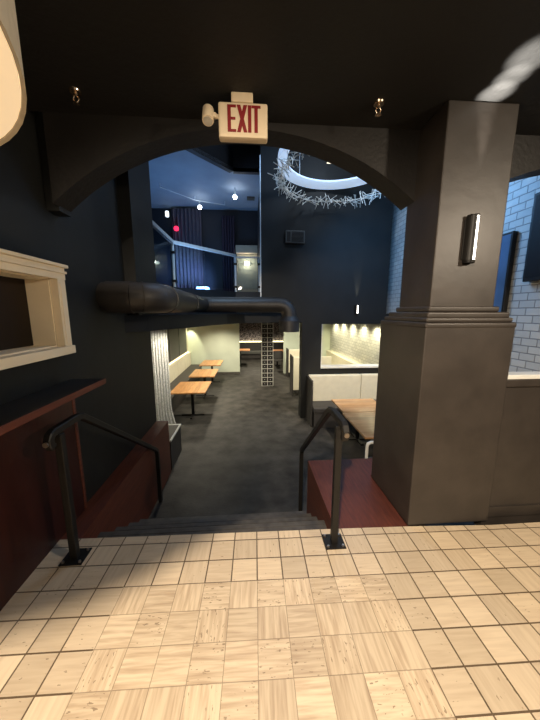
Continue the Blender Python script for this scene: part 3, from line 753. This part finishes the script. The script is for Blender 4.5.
# bench seen through the window and far booths
t = Thing('window_room_bench', 'pale bench along the washed brick wall beyond the bright window', 'bench', (3.1, 9.0, ZL))
bm = BM(); box(bm, 2.75, 3.22, 7.0, 11.6, ZL, ZL + .45, 0.02); t.part('seat', bm, M['white_up'])
bm = BM(); box(bm, 3.22, 3.36, 7.0, 11.6, ZL, 0.12, 0.02); t.part('backrest', bm, M['white_up'])
bm = BM(); box(bm, 3.365, 3.39, 7.0, 11.6, 0.07, 0.09); t.part('light_strip', bm, M['warm_strip'])
def booth(label, x0, x1, y, ztop, group):
    t = Thing('booth_divider', label, 'bench', (x0, y, ZL), group)
    bm = BM(); box(bm, x0, x0 + .035, y + .005, y + .55, ZL, ztop + .01, 0.006); t.part('end_panel', bm, M['dark_up'])
    bm = BM(); box(bm, x0 + .036, x1, y, y + .10, ZL + .2, ztop, 0.015); t.part('backrest', bm, M['white_up'])
    bm = BM(); box(bm, x0 + .05, x1, y + .10, y + .55, ZL + .12, ZL + .45, 0.02); t.part('seat', bm, M['dark_up'])
g = 'cream booth benches beyond the dark pier'
booth('cream booth bench nearest behind the dark pier', 1.29, 2.5, 8.35, 0.36, g)
booth('cream booth bench at the far end by the pale green wall', 1.50, 2.6, 10.9, 0.24, g)
pedestal_table('small wood table between the cream booth benches behind the pier', 1.62, 2.3, 9.5, 10.3, ZTB, M['oak'], None)
# far end of the lounge
t = Thing('far_bench', 'dark bench against the patterned far wall', 'bench', (0.2, 15.6, ZL))
bm = BM(); box(bm, -2.6, 3.0, 15.35, 15.85, ZL + .30, ZL + .45, 0.02); t.part('seat', bm, M['grey_panel'])
bm = BM(); box(bm, -2.6, 3.0, 15.4, 15.8, ZL + .05, ZL + .30); t.part('base', bm, M['dark_up'])
bm = BM(); box(bm, -2.6, 3.0, 15.85, 15.98, ZL + .30, 0.02, 0.02); t.part('backrest', bm, M['dark_up'])
bm = BM(); box(bm, -2.6, 3.0, 15.87, 15.99, 0.035, 0.075); t.part('light_strip', bm, M['warm_strip'])
g = 'far wood tables by the patterned wall'
pedestal_table('pale wood table by the patterned wall left of the block column', -0.95, 0.02, 13.6, 14.3, ZTB, M['orange_wood'], g)
pedestal_table('orange wood table by the patterned wall right of the block column', 0.95, 1.75, 13.2, 13.9, ZTB, M['orange_wood'], g)
cx, cy = 1.25, 12.4
t = Thing('lounge_chair', 'dark chair right of the block column in the far lounge', 'chair', (cx, cy, ZL))
bm = BM(); box(bm, cx - .2, cx + .2, cy - .2, cy + .2, ZL + .43, ZL + .47, 0.01); t.part('seat', bm, M['dark_up'])
bm = BM(); box(bm, cx - .2, cx + .2, cy - .22, cy - .18, ZL + .55, ZL + .9, 0.01); t.part('backrest', bm, M['dark_up'])
for sx_ in (-1, 1):
    for sy_ in (-1, 1):
        bm = BM(); tube(bm, [(cx + sx_ * .19, cy + sy_ * .19, ZL), (cx + sx_ * .18, cy + sy_ * .18, ZL + (.88 if sy_ < 0 else .43))], 0.014, 8); t.part('leg', bm, M['steel'], smooth=True)

# ------------------------------------------------------------------ mezzanine
t = Thing('glass_railing', 'glass railing with metal handrail along the mezzanine edge', 'railing', (-1.0, 7.0, ZM))
ZR = 3.07
RP = [Vector((-1.50, 4.45)), Vector((-1.50, 6.05)), Vector((-0.32, 7.36)), Vector((0.27, 7.36))]
for k, (p, q2) in enumerate(zip(RP, RP[1:])):
    dr = (q2 - p).normalized()
    bm = BM(); wall_between(bm, p + dr * .05, q2 - dr * .05, 0.012, ZM + 0.06, ZR - 0.06); t.part('glass_panel', bm, M['glass'])
    n = Vector((-dr.y, dr.x)) * 0.03
    bm = BM(); prism(bm, [p - n, q2 - n, q2 + n, p + n], ZR - 0.03, ZR + 0.03) if k < 2 else prism(bm, [p - n * .6, q2 - n * .6, q2 + n * .6, p + n * .6], ZR - 0.05, ZR - 0.02)
    t.part('top_rail', bm, M['rail'])
for p in RP[1:]:
    bm = BM(); tube(bm, [(p.x, p.y, ZM), (p.x, p.y, ZR - .03)], 0.028, 12); ps = t.part('post', bm, M['rail'], smooth=True)
    for z in (ZM + .12, ZR - .20):
        bm = BM(); box(bm, p.x - .045, p.x + .045, p.y - .045, p.y + .01, z - .025, z + .025, 0.005); t.part('clamp', bm, M['black_metal'], parent=ps)
bm = BM(); box(bm, 0.262, 0.283, 6.57, 6.60, 1.70, ZMC, 0.003)
single('corner_trim', 'thin pale metal corner strip at the right edge of the mezzanine opening', 'trim', bm, M['rail'], (0.272, 6.585, 1.70))
bm = BM(); curtain(bm, [(-2.36, 9.62), (-1.46, 9.62)], ZM + 0.005, 4.86, 0.055, 8, nz=6)
single('mezzanine_curtain', 'dark pleated curtain lit blue behind the glass railing, left one', 'curtain', bm, M['dark_curtain'], (-1.9, 9.62, ZM), 'mezzanine curtains', smooth=True)
bm = BM(); curtain(bm, [(-0.84, 9.66), (-0.43, 9.66)], ZM + 0.005, 4.70, 0.05, 5, nz=6)
single('mezzanine_curtain', 'narrow plum dark curtain left of the lit beige niche upstairs', 'curtain', bm, M['plum'], (-0.65, 9.66, ZM), 'mezzanine curtains', smooth=True)
t = Thing('alcove', 'beige lit alcove with hood at the right of the mezzanine', 'alcove', (-0.04, 9.8, ZM))
bm = BM(); box(bm, -0.385, 0.30, 9.80, 9.89, ZM, 3.56); t.part('back_panel', bm, M['beige'])
bm = BM(); box(bm, -0.40, 0.30, 9.62, 9.89, 3.58, 3.82, 0.01); t.part('hood', bm, M['beige'])
t = Thing('wall_sconce', 'small glowing box sconce in the beige alcove upstairs', 'wall lamp', (-0.045, 9.8, 3.27))
bm = BM(); box(bm, -0.13, 0.04, 9.72, 9.80, 3.23, 3.32, 0.01); t.part('diffuser', bm, M['sconce_glow'])
bm = BM(); box(bm, -0.22, 0.13, 9.78, 9.80, 3.26, 3.29, 0.005); t.part('backplate', bm, M['steel'])
lamp('alcove_lamp', 'POINT', (-0.045, 9.6, 3.27), 7, (1.0, 0.93, 0.75), size=0.04)
# track lights
t = Thing('track_light', 'thin ceiling track with two bright spot heads on the mezzanine', 'track light', (-1.2, 8.8, 4.85))
TP = [(-2.23, 8.06), (-1.5, 8.86), (-0.68, 9.18)]
bm = BM(); tube(bm, [(x, y, 4.85) for x, y in TP], 0.012, 8); tr = t.part('track', bm, M['rail'], smooth=True)
for x, y in TP:
    bm = BM(); tube(bm, [(x, y, 4.85), (x, y, ZMC)], 0.008, 8); t.part('hanger', bm, M['rail'])
for x, y, z in ((-1.38, 8.91, 4.68), (-0.335, 8.2, 4.72)):
    bm = BM(); tube(bm, [(x, y, z + .12), (x, y, z + .02)], 0.014, 8)
    tube(bm, [(x, y, z + .10), (x, y, ZMC if x > -1 else 4.85)], 0.010, 8)
    hd = t.part('spot_head', bm, M['rail'], smooth=True)
    bm = BM(); lathe(bm, [(0, .05), (.045, .03), (.055, -.01), (.03, -.05), (0, -.055)], (x, y, z), 16); t.part('bulb', bm, M['spot_glow'], parent=hd, smooth=True)
    lamp('track_spot', 'SPOT', (x, y - .08, z - .08), 12, (0.75, 0.87, 1.0), (x + .1, y - 1.2, 2.2), size=0.05, cone=90, blend=0.6)
bm = BM(); lathe(bm, [(0, .08), (.06, .055), (.08, 0), (.06, -.055), (0, -.08)], (-2.20, 9.44, 4.23), 16)
single('red_exit_lamp', 'small round red glowing lamp left of the mezzanine curtain', 'lamp', bm, M['red_glow'], (-2.20, 9.44, 4.23), smooth=True)
bm = BM(); box(bm, -2.51, -2.42, 9.45, 9.55, 4.58, 4.74, 0.02)
single('wall_lantern', 'small white glowing lamp high beside the mezzanine curtain', 'lamp', bm, M['white_glow'], (-2.465, 9.5, 4.58))
bm = BM(); box(bm, -0.02, 0.20, 8.75, 8.95, ZMC - .04, ZMC)
single('ceiling_vent', 'dark square vent in the blue mezzanine ceiling', 'vent', bm, M['step'], (0.09, 8.85, ZMC - .04))
t = Thing('side_table', 'small table with a blue lit top behind the glass railing', 'table', (-1.2, 8.3, ZM))
bm = BM(); box(bm, -1.45, -1.12, 8.2, 8.5, 2.34, 2.39, 0.01); t.part('table_top', bm, M['blue_lit_top'])  # top glows to imitate blue light falling on it
bm = BM(); box(bm, -1.33, -1.23, 8.30, 8.40, ZM, 2.34); t.part('pedestal', bm, M['black_metal'])

# vent box on the dark wall
t = Thing('vent_box', 'small dark boxed vent on the dark wall below the ring light', 'vent', (1.025, 6.54, 3.2))
bm = BM(); box(bm, 0.815, 1.24, 6.50, 6.57, 3.195, 3.455, 0.008); t.part('casing', bm, M['grey_panel'])
bm = BM(); box(bm, 0.845, 0.925, 6.496, 6.501, 3.225, 3.43); t.part('opening', bm, M['ceiling'])
bm = BM()
for k in range(8): box(bm, 0.95, 1.22, 6.494, 6.501, 3.225 + k * .027, 3.24 + k * .027)
t.part('grille', bm, M['black_metal'])

# ring light and twig chandelier
rc = (1.64, 5.425); rr = 1.10; ZRG = 4.30
t = Thing('ring_light', 'pale glowing ring light under the tall lounge ceiling', 'ceiling lamp', (*rc, ZRG))
bm = BM(); lathe(bm, [(rr, ZRG), (rr, ZRG + .12), (rr - .16, ZRG + .12), (rr - .165, ZRG + .09), (rr - .02, ZRG - .002), (rr, ZRG)], (*rc, 0), 96); t.part('ring', bm, M['ring'], smooth=True)
for k in range(4):
    bm = BM(); a = k * PI / 2 + .6; tube(bm, [(rc[0] + (rr - .08) * math.cos(a), rc[1] + (rr - .08) * math.sin(a), ZRG + .12), (rc[0] + (rr - .08) * math.cos(a), rc[1] + (rr - .08) * math.sin(a), ZT)], 0.006, 6); t.part('suspension_rod', bm, M['rail'])
cr = 1.10; cc = (1.645, 5.26); ZCH = 4.0
t = Thing('twig_chandelier', 'ring chandelier of many crossed silver twigs below the pale ring light', 'chandelier', (*cc, ZCH))
bm = BM(); tube(bm, [(cc[0] + cr * math.cos(k * 2 * PI / 64), cc[1] + cr * math.sin(k * 2 * PI / 64), ZCH) for k in range(65)], 0.006, 6, cap=False); t.part('hoop', bm, M['silver'])
def stick(bm, a):
    r = cr + random.uniform(-.05, .05); c = Vector((cc[0] + r * math.cos(a), cc[1] + r * math.sin(a), ZCH + random.uniform(-.05, .05)))
    dv = Vector((random.gauss(0, 1), random.gauss(0, 1), random.gauss(0, .8))).normalized() * random.uniform(.08, .16)
    tube(bm, [c - dv, c + dv], 0.0065, 5)
for k in range(100):
    bm = BM(); stick(bm, math.radians(-10 + 215 * (k + random.random()) / 100)); t.part('twig', bm, M['silver'])
bm = BM()
for k in range(150): stick(bm, math.radians(-10 + 215 * random.random()) if k < 70 else math.radians(205 + 145 * random.random()))
o = t.part('twig_tangle', bm, M['silver']); o['kind'] = 'stuff'
for k in range(3):
    bm = BM(); a = k * 2 * PI / 3 + .3; tube(bm, [(cc[0] + cr * math.cos(a), cc[1] + cr * math.sin(a), ZCH), (rc[0] + (rr - .05) * math.cos(a), rc[1] + (rr - .05) * math.sin(a), ZRG - .003)], 0.004, 6); t.part('suspension_rod', bm, M['rail'])
